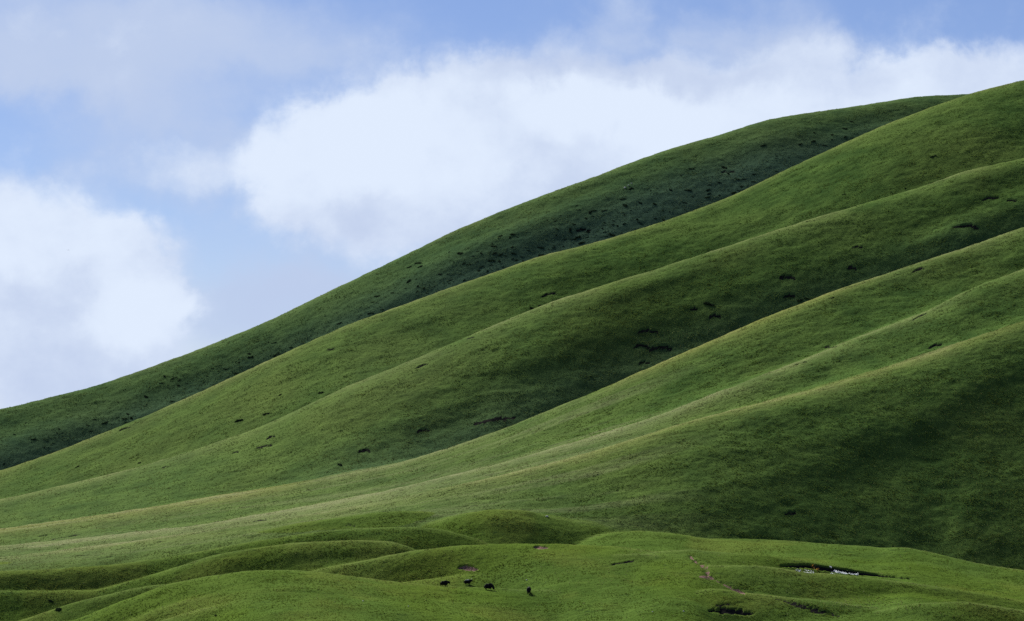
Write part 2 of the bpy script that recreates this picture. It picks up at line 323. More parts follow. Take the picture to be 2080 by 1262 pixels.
# longer bits of bare ground: polylines in photo pixels with a half height, painted onto the ground they show
EARTH = [
    ('bank', [(1585, 1149), (1640, 1149), (1690, 1156), (1740, 1163), (1800, 1170), (1850, 1175)], [2, 4, 5.5, 4, 2.2, 1], 'soil', 'eroded_bank', 'long dark overhanging earth bank behind the white flags', 'bank'),
    ('path', [(1401, 1130), (1410, 1138), (1424, 1146), (1433, 1153), (1437, 1163), (1436, 1171), (1452, 1177), (1470, 1186), (1490, 1196), (1512, 1205)], [1.5, 2.5, 4, 4, 3.5, 4, 2.5, 2, 2.5, 3], 'clay', 'dirt_path', 'reddish worn dirt track climbing the knoll right of centre', None),
    ('path', [(1555, 1211), (1590, 1219), (1625, 1230), (1660, 1240), (1700, 1250)], [1, 2, 5, 5, 3], 'soil', 'dirt_path', 'dull brown lower end of the dirt track near the bottom edge', None),
    ('pit', [(934, 1152), (945, 1152), (958, 1154), (970, 1156)], [3, 5, 5, 2.2], 'clay', 'earth_pit', 'purplish bare earth pit in the knoll above the yaks', 'pit'),
    ('pit', [(1086, 1111), (1096, 1111), (1110, 1112)], [2.4, 4, 2.4], 'clay', 'earth_pit', 'small pinkish bare patch on the meadow above the last yak', 'pit'),
    ('mud', [(1440, 1240), (1470, 1239), (1500, 1242), (1530, 1246)], [2, 6, 6, 2], 'soil', 'muddy_hollow', 'dark churned muddy hollow near the bottom edge right of centre', 'hollow'),
    ('rough', [(965, 862), (990, 856), (1015, 852), (1045, 850)], [2, 4, 4.5, 2], 'soil', 'earth_patch', 'rough brown earth patch at the foot of the third spur', 'earth patch'),
    ('spur', [(1421, 1171), (1430, 1172), (1440, 1171)], [2, 3, 2], 'clay', 'earth_patch', 'pink earth patch beside the reddish dirt track', 'earth patch'),
    ('strip', [(60, 1112), (120, 1104), (180, 1095), (235, 1090)], [2, 4, 4, 2], 'pale', None, None, None),
]
pale = np.zeros_like(z)
for k, (kind, pts, hh, ch, nm, lb, ct) in enumerate(EARTH):
    p = np.array(pts, float); lo, hi = p[:, 0].min() - 6, p[:, 0].max() + 6
    c0, c1 = np.searchsorted(cols, [lo, hi])
    R0 = HY - z[c0:c1] / np.maximum(yg[c0:c1], 1) * F; vis = VIS[c0:c1]
    cx = np.broadcast_to(cols[c0:c1, None], R0.shape)
    best = np.full(R0.shape, 9.0)
    for (a, b, ra, rb) in zip(p[:-1], p[1:], hh[:-1], hh[1:]):
        ab = b - a; tt = np.clip(((cx - a[0]) * ab[0] + (R0 - a[1]) * ab[1]) / (ab @ ab), 0, 1)
        dd = np.hypot((cx - a[0] - tt * ab[0]) * .8, R0 - a[1] - tt * ab[1]) / (ra + (rb - ra) * tt)
        best = np.minimum(best, dd)
    best = best + {'bank': .25, 'path': 1.1, 'pit': .22, 'rough': 1.3, 'mud': 1.0}.get(kind, .55) * fbm(cx / 9., R0 / 4., 3, 130 + k)
    amt = sstep(1.05, .7, best) * vis
    arr = dict(soil=soil, clay=clay, pale=pale)[ch]; arr[c0:c1] = np.maximum(arr[c0:c1], amt * (.75 if ch == 'pale' else np.clip(.55 + 1.4 * fbm(cx / 7., R0 / 5., 2, 160 + k), .35, 1) if kind == 'path' else 1))
    if kind in ('pit', 'mud'): z[c0:c1] -= amt * (.45 if kind == 'pit' else .5)
    if kind == 'bank': z[c0:c1] -= amt * .6
    if kind == 'path': z[c0:c1] -= amt * .25
    if nm:
        sub = part[c0:c1 - 1]; sub[(amt > .5)[:-1, :-1]] = NB + k

# ------------------------------------------------------------------ colour fields (what grows where, plus painted rim light and haze)
dry = np.zeros_like(z)       # yellow flowering / dry grass
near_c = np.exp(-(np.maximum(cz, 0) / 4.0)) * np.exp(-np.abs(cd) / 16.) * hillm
pxg = np.broadcast_to(cols[:, None], z.shape)
mott = np.clip(.6 + 1.0 * fbm(xg / 22., yg / 22., 3, 71), 0, 1)
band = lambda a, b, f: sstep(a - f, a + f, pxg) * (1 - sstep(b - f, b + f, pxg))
cool = np.where(own == 0, .25 + .6 * sstep(4, 30, cz), np.where(own == 2, .45 * sstep(14, 40, cz), 0))  # haze painted in: bluish tint down the far ridge, weaker on third spur
meadow = np.where(own == G, 1.0, 1 - sstep(890, 950, yg)) * (.6 + .8 * np.clip(fbm(xg / 25., yg / 25., 2, 97) + .1, 0, .5))
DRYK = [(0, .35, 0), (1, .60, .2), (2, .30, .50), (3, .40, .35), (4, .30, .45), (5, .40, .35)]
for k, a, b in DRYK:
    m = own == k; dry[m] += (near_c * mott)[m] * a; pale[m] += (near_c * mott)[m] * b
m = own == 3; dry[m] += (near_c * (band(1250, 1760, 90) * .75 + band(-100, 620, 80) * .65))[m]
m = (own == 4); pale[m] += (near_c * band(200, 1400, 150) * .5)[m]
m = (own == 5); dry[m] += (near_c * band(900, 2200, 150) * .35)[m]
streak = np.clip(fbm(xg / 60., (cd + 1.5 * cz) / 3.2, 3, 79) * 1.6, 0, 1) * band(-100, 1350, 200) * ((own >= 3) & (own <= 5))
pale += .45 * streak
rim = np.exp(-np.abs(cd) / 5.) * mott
pale += np.where(hillm, .45 * rim * band(150, 2400, 150), .40 * np.exp(-np.abs(cd) / 2.2) * mott)  # rim light along the crests painted in as paler grass, hills and meadow
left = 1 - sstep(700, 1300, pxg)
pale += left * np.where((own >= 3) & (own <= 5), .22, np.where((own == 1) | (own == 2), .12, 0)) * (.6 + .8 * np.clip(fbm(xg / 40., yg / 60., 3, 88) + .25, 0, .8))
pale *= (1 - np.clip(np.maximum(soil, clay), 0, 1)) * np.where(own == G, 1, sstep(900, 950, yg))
dry += .10 * sstep(.05, .5, fbm(xg / 45., yg / 70., 3, 77)) * hillm
dry += np.where(own == G, .30 * sstep(-.05, .45, fbm(xg / 18., yg / 22., 3, 83)), 0)

# ------------------------------------------------------------------ materials
def mat(name): 
    m = bpy.data.materials.new(name); m.use_nodes = True; m.node_tree.nodes.clear()
    return m, NT(m.node_tree)
def ground_material():
    m, N = mat('grassland')
    out = N.new('ShaderNodeOutputMaterial'); bs = N.new('ShaderNodeBsdfPrincipled'); N.l.new(bs.outputs[0], out.inputs[0])
    geo = N.new('ShaderNodeNewGeometry'); P = geo.outputs['Position']
    at = lambda n: N.new('ShaderNodeAttribute', attribute_name=n).outputs['Fac']
    n_big = N.noise(P, .016, 4, .55); n_mid = N.noise(N.scale(P, (1, .6, 1)), .11, 5, .6); n_small = N.noise(N.scale(P, (.5, .8, .8)), .75, 5, .65); n_fine = N.noise(P, 2.6, 3, .6)
    col = N.mix(N.smooth(n_mid, .3, .7), (.042, .080, .020), (.075, .126, .029))
    col = N.mix(N.smooth(n_big, .42, .66, 0, .40), col, (.108, .152, .036))
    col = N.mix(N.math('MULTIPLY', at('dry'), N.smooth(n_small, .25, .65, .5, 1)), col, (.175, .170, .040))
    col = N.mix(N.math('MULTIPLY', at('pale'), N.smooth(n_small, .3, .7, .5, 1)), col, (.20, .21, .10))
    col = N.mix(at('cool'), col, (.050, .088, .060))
    col = N.mix(N.math('MULTIPLY', at('meadow'), .55), col, (.078, .118, .010))
    patch = N.smooth(N.noise(P, .045, 3, .6), .42, .66, .25, 1.0)
    col = N.mix(N.math('MULTIPLY', N.smooth(n_small, .54, .68, 0, .75), patch), col, (.022, .045, .014))
    col = N.mix(N.smooth(n_fine, .55, .8, 0, .3), col, (.022, .045, .010))
    soilc = N.mix(N.smooth(n_small, .35, .65), (.010, .011, .010), (.030, .027, .022))
    col = N.mix(N.smooth(N.math('ADD', at('soil'), N.math('MULTIPLY_ADD', n_small, .7, -.35)), .3, .6), col, soilc)
    red = N.mix(N.smooth(n_fine, .35, .65), (.105, .062, .052), (.24, .155, .118))
    col = N.mix(N.smooth(N.math('ADD', at('clay'), N.math('MULTIPLY_ADD', n_small, .7, -.35)), .3, .6), col, red)
    N.l.new(col, bs.inputs['Base Color']); bs.inputs['Roughness'].default_value = .9; bs.inputs['Specular IOR Level'].default_value = 0.0
    bs.inputs['Sheen Weight'].default_value = 0.0
    h = N.math('ADD', N.math('MULTIPLY', n_small, .5), N.math('MULTIPLY', n_fine, .22))
    bp = N.new('ShaderNodeBump'); bp.inputs['Strength'].default_value = .8; bp.inputs['Distance'].default_value = .5; N.l.new(h, bp.inputs['Height'])
    N.l.new(bp.outputs[0], bs.inputs['Normal'])
    return m
GROUND = ground_material()
def blade_material():
    m, N = mat('grass_blades')
    out = N.new('ShaderNodeOutputMaterial')
    at = lambda n: N.new('ShaderNodeAttribute', attribute_name=n, attribute_type='INSTANCER').outputs['Fac']
    rnd = N.new('ShaderNodeObjectInfo').outputs['Random']
    geo = N.new('ShaderNodeNewGeometry'); n_big = N.noise(geo.outputs['Position'], .02, 3, .55)
    col = N.mix(rnd, (.050, .092, .018), (.095, .150, .028))
    col = N.mix(N.smooth(n_big, .42, .66, 0, .5), col, (.105, .142, .030))
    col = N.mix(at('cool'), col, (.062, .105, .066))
    col = N.mix(N.math('MULTIPLY', at('meadow'), .55), col, (.096, .138, .012))
    col = N.mix(at('dry'), col, (.215, .200, .048))
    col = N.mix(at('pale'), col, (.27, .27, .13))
    d = N.new('ShaderNodeBsdfDiffuse'); t = N.new('ShaderNodeBsdfTranslucent'); N.l.new(col, d.inputs[0]); N.l.new(col, t.inputs[0])
    mx = N.new('ShaderNodeMixShader'); mx.inputs[0].default_value = .32; N.l.new(d.outputs[0], mx.inputs[1]); N.l.new(t.outputs[0], mx.inputs[2])
    N.l.new(mx.outputs[0], out.inputs[0])
    return m
BLADES = blade_material()

# ------------------------------------------------------------------ mesh objects
def link(o, parent=None):
    sc.collection.objects.link(o)
    if parent: o.parent = parent
    return o
def tag(o, label=None, cat=None, group=None, kind=None):
    if label: o['label'] = label
    if cat: o['category'] = cat
    if group: o['group'] = group
    if kind: o['kind'] = kind
    return o
def sheet(name, cellmask):
    """the cells of the terrain grid picked by the mask, as one mesh"""
    ci, rj = np.nonzero(cellmask)
    v00 = ci * NR + rj
    quads = np.stack([v00, v00 + NR, v00 + NR + 1, v00 + 1], 1)
    used, inv = np.unique(quads.ravel(), return_inverse=True)
    co = np.stack([xg.ravel()[used], yg.ravel()[used], z.ravel()[used]], 1).astype(np.float32)
    me = bpy.data.meshes.new(name)
    me.vertices.add(len(used)); me.vertices.foreach_set('co', co.ravel())
    nq = len(quads)
    me.loops.add(nq * 4); me.loops.foreach_set('vertex_index', inv.astype(np.int32).ravel())
    me.polygons.add(nq); me.polygons.foreach_set('loop_start', np.arange(0, nq * 4, 4, dtype=np.int32))
    me.update(calc_edges=True)
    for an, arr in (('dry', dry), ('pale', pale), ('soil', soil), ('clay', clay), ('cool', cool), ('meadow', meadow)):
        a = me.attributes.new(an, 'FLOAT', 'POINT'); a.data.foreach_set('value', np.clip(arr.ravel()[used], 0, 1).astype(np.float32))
    me.polygons.foreach_set('use_smooth', np.ones(nq, bool))
    me.normals_split_custom_set_from_vertices(NRM.reshape(-1, 3)[used])
    me.materials.append(GROUND)
    return bpy.data.objects.new(name, me)
# vertex normals of the whole sheet, so that neighbouring pieces shade without a seam
dxc = np.gradient(xg, axis=0); dzc = np.gradient(z, axis=0); dyr = np.gradient(yg, axis=1); dzr = np.gradient(z, axis=1); dxr = np.gradient(xg, axis=1)
gx = dzc / np.maximum(dxc, 1e-3); gy = (dzr - gx * dxr) / dyr
NRM = np.stack([-gx, -gy, np.ones_like(z)], -1); NRM /= np.linalg.norm(NRM, axis=-1, keepdims=True)

cell_own = np.where(part >= 0, 100 + part, own[:-1, :-1])
HILL_LABELS = ['far dark green ridge dotted with shrubs, against the sky', 'second spur from the back with bright sunlit lower left flank', 'third grassy spur, its crest running to the right edge below the second',
               'fourth spur with long yellow crest line and dark slumps above its edge', 'narrow fifth spur crest near the right edge above the pale grass streaks', 'nearest broad dark green slope filling the lower right']
hill_objs = {}
ground = sheet('ground', cell_own == G); link(ground); tag(ground, 'rolling foreground meadow of low green knolls where the yaks graze', 'meadow', kind='structure')
for i in range(6):
    h = sheet('hill', cell_own == i); link(h); tag(h, HILL_LABELS[i], 'hill', 'grassy spurs of the mountainside', 'structure'); hill_objs[i] = h
hill_objs[G] = ground
for i, b in enumerate(BANKS):
    m = cell_own == 100 + i
    if m.any(): o = sheet('eroded_bank', m); link(o); tag(o, b[5], 'bank', 'dark eroded earth banks on the slopes')
for k, e in enumerate(EARTH):
    m = cell_own == 100 + NB + k
    if e[4] and m.any():
        o = sheet(e[4], m); link(o); tag(o, e[5], e[6], kind='structure' if e[6] is None else None)

# ------------------------------------------------------------------ grass tufts
def tuft_mesh(seed, nb=11):
    r = random.Random(seed); vs = []; fs = []
    for k in range(nb):
        a = r.uniform(0, 6.283); rad = r.uniform(0, .20); h = r.uniform(.10, .24); w = r.uniform(.022, .045)
        bx, by = math.cos(a) * rad, math.sin(a) * rad; ta = r.uniform(0, 6.283); lean = r.uniform(.08, .26); fa = r.uniform(0, 3.14)
        dx, dy = math.cos(fa) * w, math.sin(fa) * w; lx, ly = math.cos(ta) * lean, math.sin(ta) * lean; i = len(vs)
        vs += [(bx - dx, by - dy, -.05), (bx + dx, by + dy, -.05), (bx + lx * .4 + dx * .8, by + ly * .4 + dy * .8, h * .6), (bx + lx * .4 - dx * .8, by + ly * .4 - dy * .8, h * .6), (bx + lx, by + ly, h)]
        fs += [(i, i + 1, i + 2, i + 3), (i + 3, i + 2, i + 4)]
    me = bpy.data.meshes.new('grass_tuft'); me.from_pydata(vs, [], fs); me.materials.append(BLADES); return me
tufts = []
for k in range(3):
    t = bpy.data.objects.new('grass_tuft', tuft_mesh(k)); link(t, ground)
    x, y = -30 + 25 * k, 770.0; t.location = (x, y, ground_z(x, y)); tufts.append(t); t['kind'] = 'stuff'
def scatter_tree():
    ng = bpy.data.node_groups.new('grass_scatter', 'GeometryNodeTree')
    ng.interface.new_socket('Geometry', in_out='INPUT', socket_type='NodeSocketGeometry'); ng.interface.new_socket('Geometry', in_out='OUTPUT', socket_type='NodeSocketGeometry')
    N = NT(ng); gi = N.new('NodeGroupInput'); go = N.new('NodeGroupOutput')
    iop = N.new('GeometryNodeInstanceOnPoints'); m2p = N.new('GeometryNodeMeshToPoints'); N.l.new(gi.outputs[0], m2p.inputs[0]); N.l.new(m2p.outputs[0], iop.inputs['Points'])
    j = N.new('GeometryNodeGeometryToInstance')
    for t in reversed(tufts):
        oi = N.new('GeometryNodeObjectInfo', transform_space='ORIGINAL'); oi.inputs[0].default_value = t; oi.inputs['As Instance'].default_value = True
        N.l.new(oi.outputs['Geometry'], j.inputs[0])
    N.l.new(j.outputs[0], iop.inputs['Instance']); iop.inputs['Pick Instance'].default_value = True
    def named(n, typ='FLOAT'):
        a = N.new('GeometryNodeInputNamedAttribute', data_type=typ); a.inputs[0].default_value = n; return a.outputs[0]
    N.l.new(named('vari', 'INT'), iop.inputs['Instance Index'])
    rz = N.new('ShaderNodeCombineXYZ'); N.l.new(named('spin'), rz.inputs[2]); e2r = N.new('FunctionNodeEulerToRotation'); N.l.new(rz.outputs[0], e2r.inputs[0]); N.l.new(e2r.outputs[0], iop.inputs['Rotation'])
    N.l.new(named('size'), iop.inputs['Scale'])
    N.l.new(iop.outputs[0], go.inputs[0]); return ng
SCATTER = scatter_tree()
def scatter_grass(total):
    # cells the photograph sees (with a margin), weighted by the area they show
    vis = (ang >= runmax - .0012)[:-1, :-1] & (yg[:-1, :-1] > 735) & (yg[:-1, :-1] < 1799) & (cols[:-1, None] > -40) & (cols[:-1, None] < 2118)
    rimg = ROWIMG
    show = np.clip(rimg[:-1, :-1] - rimg[:-1, 1:], 0, 12) + .25
    show[rimg[:-1, :-1] > 1290] = 0
    w = (vis * show * (1 - np.clip(soil + clay, 0, 1)[:-1, :-1])).ravel()
    cum = np.cumsum(w); pick = np.searchsorted(cum, rng.random(total) * cum[-1]); pick = np.minimum(pick, len(cum) - 1)
    ci, rj = pick // (NR - 1), pick % (NR - 1)
    a, b = rng.random(total), rng.random(total)
    def lerp(A): return A[ci, rj] * (1 - a) * (1 - b) + A[ci + 1, rj] * a * (1 - b) + A[ci, rj + 1] * (1 - a) * b + A[ci + 1, rj + 1] * a * b
    X, Y, Z, Dr, Pa, Co = lerp(xg), lerp(yg), lerp(z), lerp(dry), lerp(pale), lerp(cool); ow = own[ci, rj]
    size = rng.uniform(.40, .85, total) * (.75 + .9 * np.clip(fbm(X / 5., Y / 5., 2, 91) + .3, 0, 1)) * np.where(ow < G, .6 + .4 * Y / 1000., .85)
    for k, h in hill_objs.items():
        m = ow == k; n = int(m.sum())
        if n == 0: continue
        me = bpy.data.meshes.new('grass'); me.vertices.add(n); me.vertices.foreach_set('co', np.stack([X[m], Y[m], Z[m]], 1).astype(np.float32).ravel())
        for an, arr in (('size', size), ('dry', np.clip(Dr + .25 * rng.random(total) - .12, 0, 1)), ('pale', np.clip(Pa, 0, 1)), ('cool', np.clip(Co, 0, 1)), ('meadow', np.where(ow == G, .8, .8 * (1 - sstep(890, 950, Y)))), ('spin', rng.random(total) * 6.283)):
            at = me.attributes.new(an, 'FLOAT', 'POINT'); at.data.foreach_set('value', arr[m].astype(np.float32))
        at = me.attributes.new('vari', 'INT', 'POINT'); at.data.foreach_set('value', rng.integers(0, 3, n).astype(np.int32))
        o = bpy.data.objects.new('grass', me); link(o, h); o['kind'] = 'stuff'
        md = o.modifiers.new('scatter', 'NODES'); md.node_group = SCATTER
GRASS_N = 260000
scatter_grass(GRASS_N)

# ------------------------------------------------------------------ shrubs
def leaf_material(name, a, b, trans=.25):
    m, N = mat(name); out = N.new('ShaderNodeOutputMaterial')
    geo = N.new('ShaderNodeNewGeometry'); n = N.noise(geo.outputs['Position'], 2.5, 3, .6); rnd = N.new('ShaderNodeObjectInfo').outputs['Random']
    col = N.mix(N.math('ADD', N.math('MULTIPLY', n, .6), N.math('MULTIPLY', rnd, .4)), a, b)
    d = N.new('ShaderNodeBsdfDiffuse'); t = N.new('ShaderNodeBsdfTranslucent'); N.l.new(col, d.inputs[0]); N.l.new(col, t.inputs[0])
    mx = N.new('ShaderNodeMixShader'); mx.inputs[0].default_value = trans; N.l.new(d.outputs[0], mx.inputs[1]); N.l.new(t.outputs[0], mx.inputs[2]); N.l.new(mx.outputs[0], out.inputs[0])
    return m
SHRUB_M = leaf_material('shrub_leaves', (.012, .022, .012), (.034, .050, .024), .15)
TUSSOCK_M = leaf_material('tussock_leaves', (.016, .026, .008), (.040, .056, .014), .15)
def shrub_mesh(seed, material, n=190):
    r = random.Random(seed); vs = []; fs = []
    lobes = [(r.uniform(-.55, .55), r.uniform(-.3, .3), r.uniform(.28, .5)) for _ in range(5)]
    for k in range(n):
        lx, ly, lr = r.choice(lobes)
        th = r.uniform(0, 6.283); ph = math.acos(r.uniform(-.1, 1)); rr = lr * r.uniform(.6, 1.05)
        p = Vector((lx + rr * math.sin(ph) * math.cos(th), ly + rr * math.sin(ph) * math.sin(th), max(0, rr * math.cos(ph) * .95)))
        a = Vector((r.gauss(0, 1), r.gauss(0, 1), r.gauss(0, 1))).normalized(); b = a.orthogonal().normalized(); c = a.cross(b); s_ = r.uniform(.06, .12); i = len(vs)
        for q in (b * s_ * 1.4, c * s_ * .7, -b * s_ * 1.4, -c * s_ * .7): vs.append(p + q)
        fs.append((i, i + 1, i + 2, i + 3))
    for lx, ly, lr in lobes:                         # twiggy dense heart of each lobe
        i = len(vs); q = lr * .72
        for a in range(6): vs.append((lx + q * math.cos(a * 1.047), ly + q * math.sin(a * 1.047), -.12))
        for a in range(6): vs.append((lx + q * .8 * math.cos(a * 1.047 + .3), ly + q * .8 * math.sin(a * 1.047 + .3), q * .62))
        vs.append((lx, ly, q * .95))
        for a in range(6): fs += [(i + a, i + (a + 1) % 6, i + 6 + (a + 1) % 6, i + 6 + a), (i + 6 + a, i + 6 + (a + 1) % 6, i + 12)]
    me = bpy.data.meshes.new('shrub'); me.from_pydata([tuple(v) for v in vs], [], fs); me.materials.append(material); return me
SHRUBS = [shrub_mesh(100 + k, SHRUB_M) for k in range(5)]
TUSS = [shrub_mesh(200 + k, TUSSOCK_M, 70) for k in range(3)]
def plant(name, meshes, px, py, wpx, flat=1.0):
    c, j, p = locate(px, py); w = wpx * p.y / F / 1.6
    o = bpy.data.objects.new(name, random.choice(meshes)); link(o); o.location = p - Vector((0, 0, .05))
    n = Vector(NRM[max(c - 3, 0):c + 4, max(j - 4, 0):j + 5].reshape(-1, 3).mean(0)).normalized()      # grow square to the slope
    o.rotation_euler = (Vector((0, 0, 1)).rotation_difference(n) @ Euler((0, 0, random.uniform(0, 6.28))).to_quaternion()).to_euler(); o.scale = (w, w * random.uniform(.6, .9), w * flat); return o
r_ = random.Random(5)
def shrub_label(px, py, lo, hi):
    size = 'small' if wd < 8 else 'wide' if wd > 13 else 'middle-sized'
    t = (py - lo) / (hi - lo)
    where = 'near the skyline' if t < .5 else 'halfway down' if t < .78 else 'low by the next crest'
    along = 'far left' if px < 420 else 'left' if px < 830 else 'thickest belt' if px < 1250 else 'right' if px < 1520 else 'upper right'
    lb = f'{size} dark shrub, {along} of the far ridge, {where}'
    return lb, 'shrub', f'{size} shrubs on the far ridge, {along}, {where}'
spots = []
crest = lambda i, px: float(np.interp(px, PXF, RIDGES[i]['row']))
tries = 0
while len(spots) < 215 and tries < 9000:
    tries += 1
    px = r_.uniform(5, 1760); lo, hi = crest(0, px), crest(1, px); t = r_.random() ** .6
    py = lo + (hi - lo) * (.22 + .77 * t)
    dens = np.interp(px, [0, 60, 400, 500, 760, 850, 1000, 1400, 1600, 1760], [.35, .45, .40, .2, .25, .7, 1, 1, .55, .2])
    if r_.random() > dens * (.25 + .75 * t): continue
    if any(abs(px - a) < 9 and abs(py - b) < 4 for a, b in spots): continue
    spots.append((px, py))
    wd = r_.choice([6, 8, 9, 11, 13, 17]) * r_.uniform(.8, 1.15)
    tag(plant('shrub', SHRUBS, px, py, wd, r_.uniform(.32, .55)), *shrub_label(px, py, lo, hi))
LONE = [(1441, 619, 30, 'widest dark shrub, in the middle of the third spur'), (1898, 320, 14, 'dark shrub alone high on the second spur at right'), (570, 803, 11, 'upper left shrub of the loose group low on the second spur'),
        (651, 799, 14, 'round dark shrub low on the second spur beside the third crest'), (486, 856, 20, 'wide dark shrub low on the second spur'), (541, 843, 16, 'dark shrub right of the wide one low on the second spur'),
        (157, 950, 13, 'lone shrub on the far left end of the second spur'), (690, 945, 18, 'wide shrub at the foot of the third spur'), (1840, 385, 9, 'small shrub on the third spur crest at right'), (1812, 394, 7, 'tiny shrub left of the small one on the third spur crest'),
        (1635, 737, 12, 'dark shrub on the fifth spur crest, right one of a pair'), (1618, 741, 9, 'dark shrub on the fifth spur crest, left one of a pair'), (1692, 607, 12, 'dark shrub on the edge between third and fourth spur'),
        (1624, 611, 16, 'shrub just above the yellow crest of the fourth spur'), (1640, 608, 13, 'shrub touching the yellow crest of the fourth spur'), (1079, 628, 16, 'left shrub of two above the third spur crest'), (1096, 622, 12, 'right shrub of two above the third spur crest'),
        (1715, 396, 8, 'small dark shrub low on the second spur at right'), (1075, 818, 6, 'tiny shrub above the fourth spur crest'), (283, 942, 9, 'small shrub on the pale foot of the second spur'), (400, 868, 8, 'little shrub in the middle of the second spur foot'),
        (1500, 818, 7, 'small shrub on the slope below the fifth spur'), (1306, 884, 6, 'tiny shrub on the pale grass streaks'), (440, 1250, 14, 'low dark bush on the front knoll near the bottom edge'), (205, 1203, 7, 'small bush on the left ridge of the front knoll'),
        (338, 1188, 6, 'little dark bush on the crest of the front knoll'), (385, 1176, 9, 'bush on the front knoll crest right of a smaller one'), (120, 1238, 22, 'dark low bush in the shade at lower left'), (105, 1222, 16, 'dark bush above another in the shade at lower left')]
for px, py, w, lb in LONE: tag(plant('shrub', SHRUBS, px, py, w, .6), lb, 'shrub', 'single shrubs on the nearer slopes')
fg = [(1500 + 6 * k + r_.uniform(-9, 9), 1099 + k * .62 + r_.uniform(-2, 5)) for k in range(28)] + [(r_.uniform(620, 900), r_.uniform(1076, 1092)) for _ in range(14)] + [(r_.uniform(700, 900), r_.uniform(1118, 1134)) for _ in range(8)] + \
     [(r_.uniform(1130, 1260), r_.uniform(1103, 1118)) for _ in range(16)] + [(r_.uniform(1220, 1330), r_.uniform(1150, 1185)) for _ in range(12)] + [(r_.uniform(1850, 2070), r_.uniform(1165, 1200)) for _ in range(12)] + \
     [(r_.uniform(1240, 1330), r_.uniform(1192, 1206)) for _ in range(10)]
def tuss_label(px, py):
    z_ = 'along the far edge of the right meadow plateau' if px > 1440 and py < 1135 else 'on the lower right meadow by the dark bank' if px > 1440 else 'on the knolls above the yaks to the left' if px < 950 and py < 1100 else 'beside the dark hollow above the yaks' if px < 950 else \
        'around the small pink bare patch' if py < 1125 else 'on the meadow right of the yaks' if py < 1188 else 'on the front slope right of the last yak'
    return 'small dark grass tussock ' + z_, 'tussock', 'dark tussocks ' + z_
for px, py in fg:
    tag(plant('tussock', TUSS, px, py, r_.uniform(2.6, 6), .55), *tuss_label(px, py))
def hill_label(px, py):
    c, j, p = locate(px, py); k = int(own[c, j]); sp = ['far ridge', 'second spur', 'third spur', 'fourth spur', 'fifth spur', 'nearest dark slope'][k] if k < 6 else 'meadow edge'
    sd_ = 'left third' if px < 690 else 'middle' if px < 1390 else 'right third'
    return f'small dark grass tussock on the {sp}, {sd_} of the photo', 'tussock', f'dark tussocks on the {sp}, {sd_}'
hs = [(r_.uniform(150, 2070), r_.uniform(330, 1040)) for _ in range(400)]; nh = 0
for px, py in hs:
    if py < crest(1, px) + 12 or py > crest(5, px) + 120 or nh >= 120: continue
    nh += 1
    tag(plant('tussock', TUSS, px, py, r_.uniform(2.5, 6.5), .45), *hill_label(px, py))

# ------------------------------------------------------------------ wild flowers: specks nobody could count
def flower_patch(parent, n, region):
    vs = []; fs = []
    for _ in range(n):
        px, py = region()
        c, j, p = locate(px, py); h = r_.uniform(.10, .22); w = r_.uniform(.05, .11); i = len(vs)
        vs += [(p.x - w, p.y, p.z + h), (p.x + w, p.y, p.z + h), (p.x, p.y - w, p.z + h + .06), (p.x, p.y + w, p.z + h + .06), (p.x, p.y, p.z - .02)]
        fs += [(i, i + 2, i + 4), (i + 2, i + 1, i + 4), (i + 1, i + 3, i + 4), (i + 3, i, i + 4), (i, i + 3, i + 1, i + 2)]
    me = bpy.data.meshes.new('wildflowers'); me.from_pydata(vs, [], fs); me.materials.append(FLOWER_M)
    o = bpy.data.objects.new('wildflowers', me); link(o, parent); o['kind'] = 'stuff'
FLOWER_M = leaf_material('flower_heads', (.45, .42, .12), (.62, .60, .38), .3)
flower_patch(hill_objs[5], 900, lambda: (2080 - abs(r_.gauss(0, 260)), r_.uniform(760, 1130)))
flower_patch(ground, 500, lambda: (r_.uniform(0, 2080), r_.uniform(1120, 1258)))
flower_patch(ground, 160, lambda: (r_.gauss(1760, 70), r_.gauss(1226, 5)))
flower_patch(hill_objs[2], 200, lambda: (r_.gauss(1400, 60), r_.gauss(695, 20)))

# ------------------------------------------------------------------ rocks
def rock_material():
    m, N = mat('pale_rock'); out = N.new('ShaderNodeOutputMaterial'); bs = N.new('ShaderNodeBsdfPrincipled'); N.l.new(bs.outputs[0], out.inputs[0])
    geo = N.new('ShaderNodeNewGeometry'); n = N.noise(geo.outputs['Position'], 3.0, 5, .6); N.l.new(N.mix(n, (.30, .29, .26), (.62, .60, .55)), bs.inputs[0]); bs.inputs['Roughness'].default_value = .9; return m
ROCK_M = rock_material()
def rock(px, py, wpx, label):
    bm = bmesh.new(); bmesh.ops.create_icosphere(bm, subdivisions=2, radius=.5)
    sd_ = r_.random() * 50
    for v in bm.verts:
        k = .75 + .6 * (float(vnoise(v.co.x * 2.2 + sd_, v.co.y * 2.2 + v.co.z * 1.7, 3)) + .3); v.co = Vector((v.co.x * k, v.co.y * k, v.co.z * k * .7))
    me = bpy.data.meshes.new('rock'); bm.to_mesh(me); bm.free(); me.materials.append(ROCK_M)
    c, j, p = locate(px, py); o = bpy.data.objects.new('rock', me); link(o); w = wpx * p.y / F; o.scale = (w, w, w); o.location = p + Vector((0, 0, w * .12)); o.rotation_euler = (0, 0, r_.uniform(0, 6))
    tag(o, label, 'rock', 'pale rocks in the grass'); return o
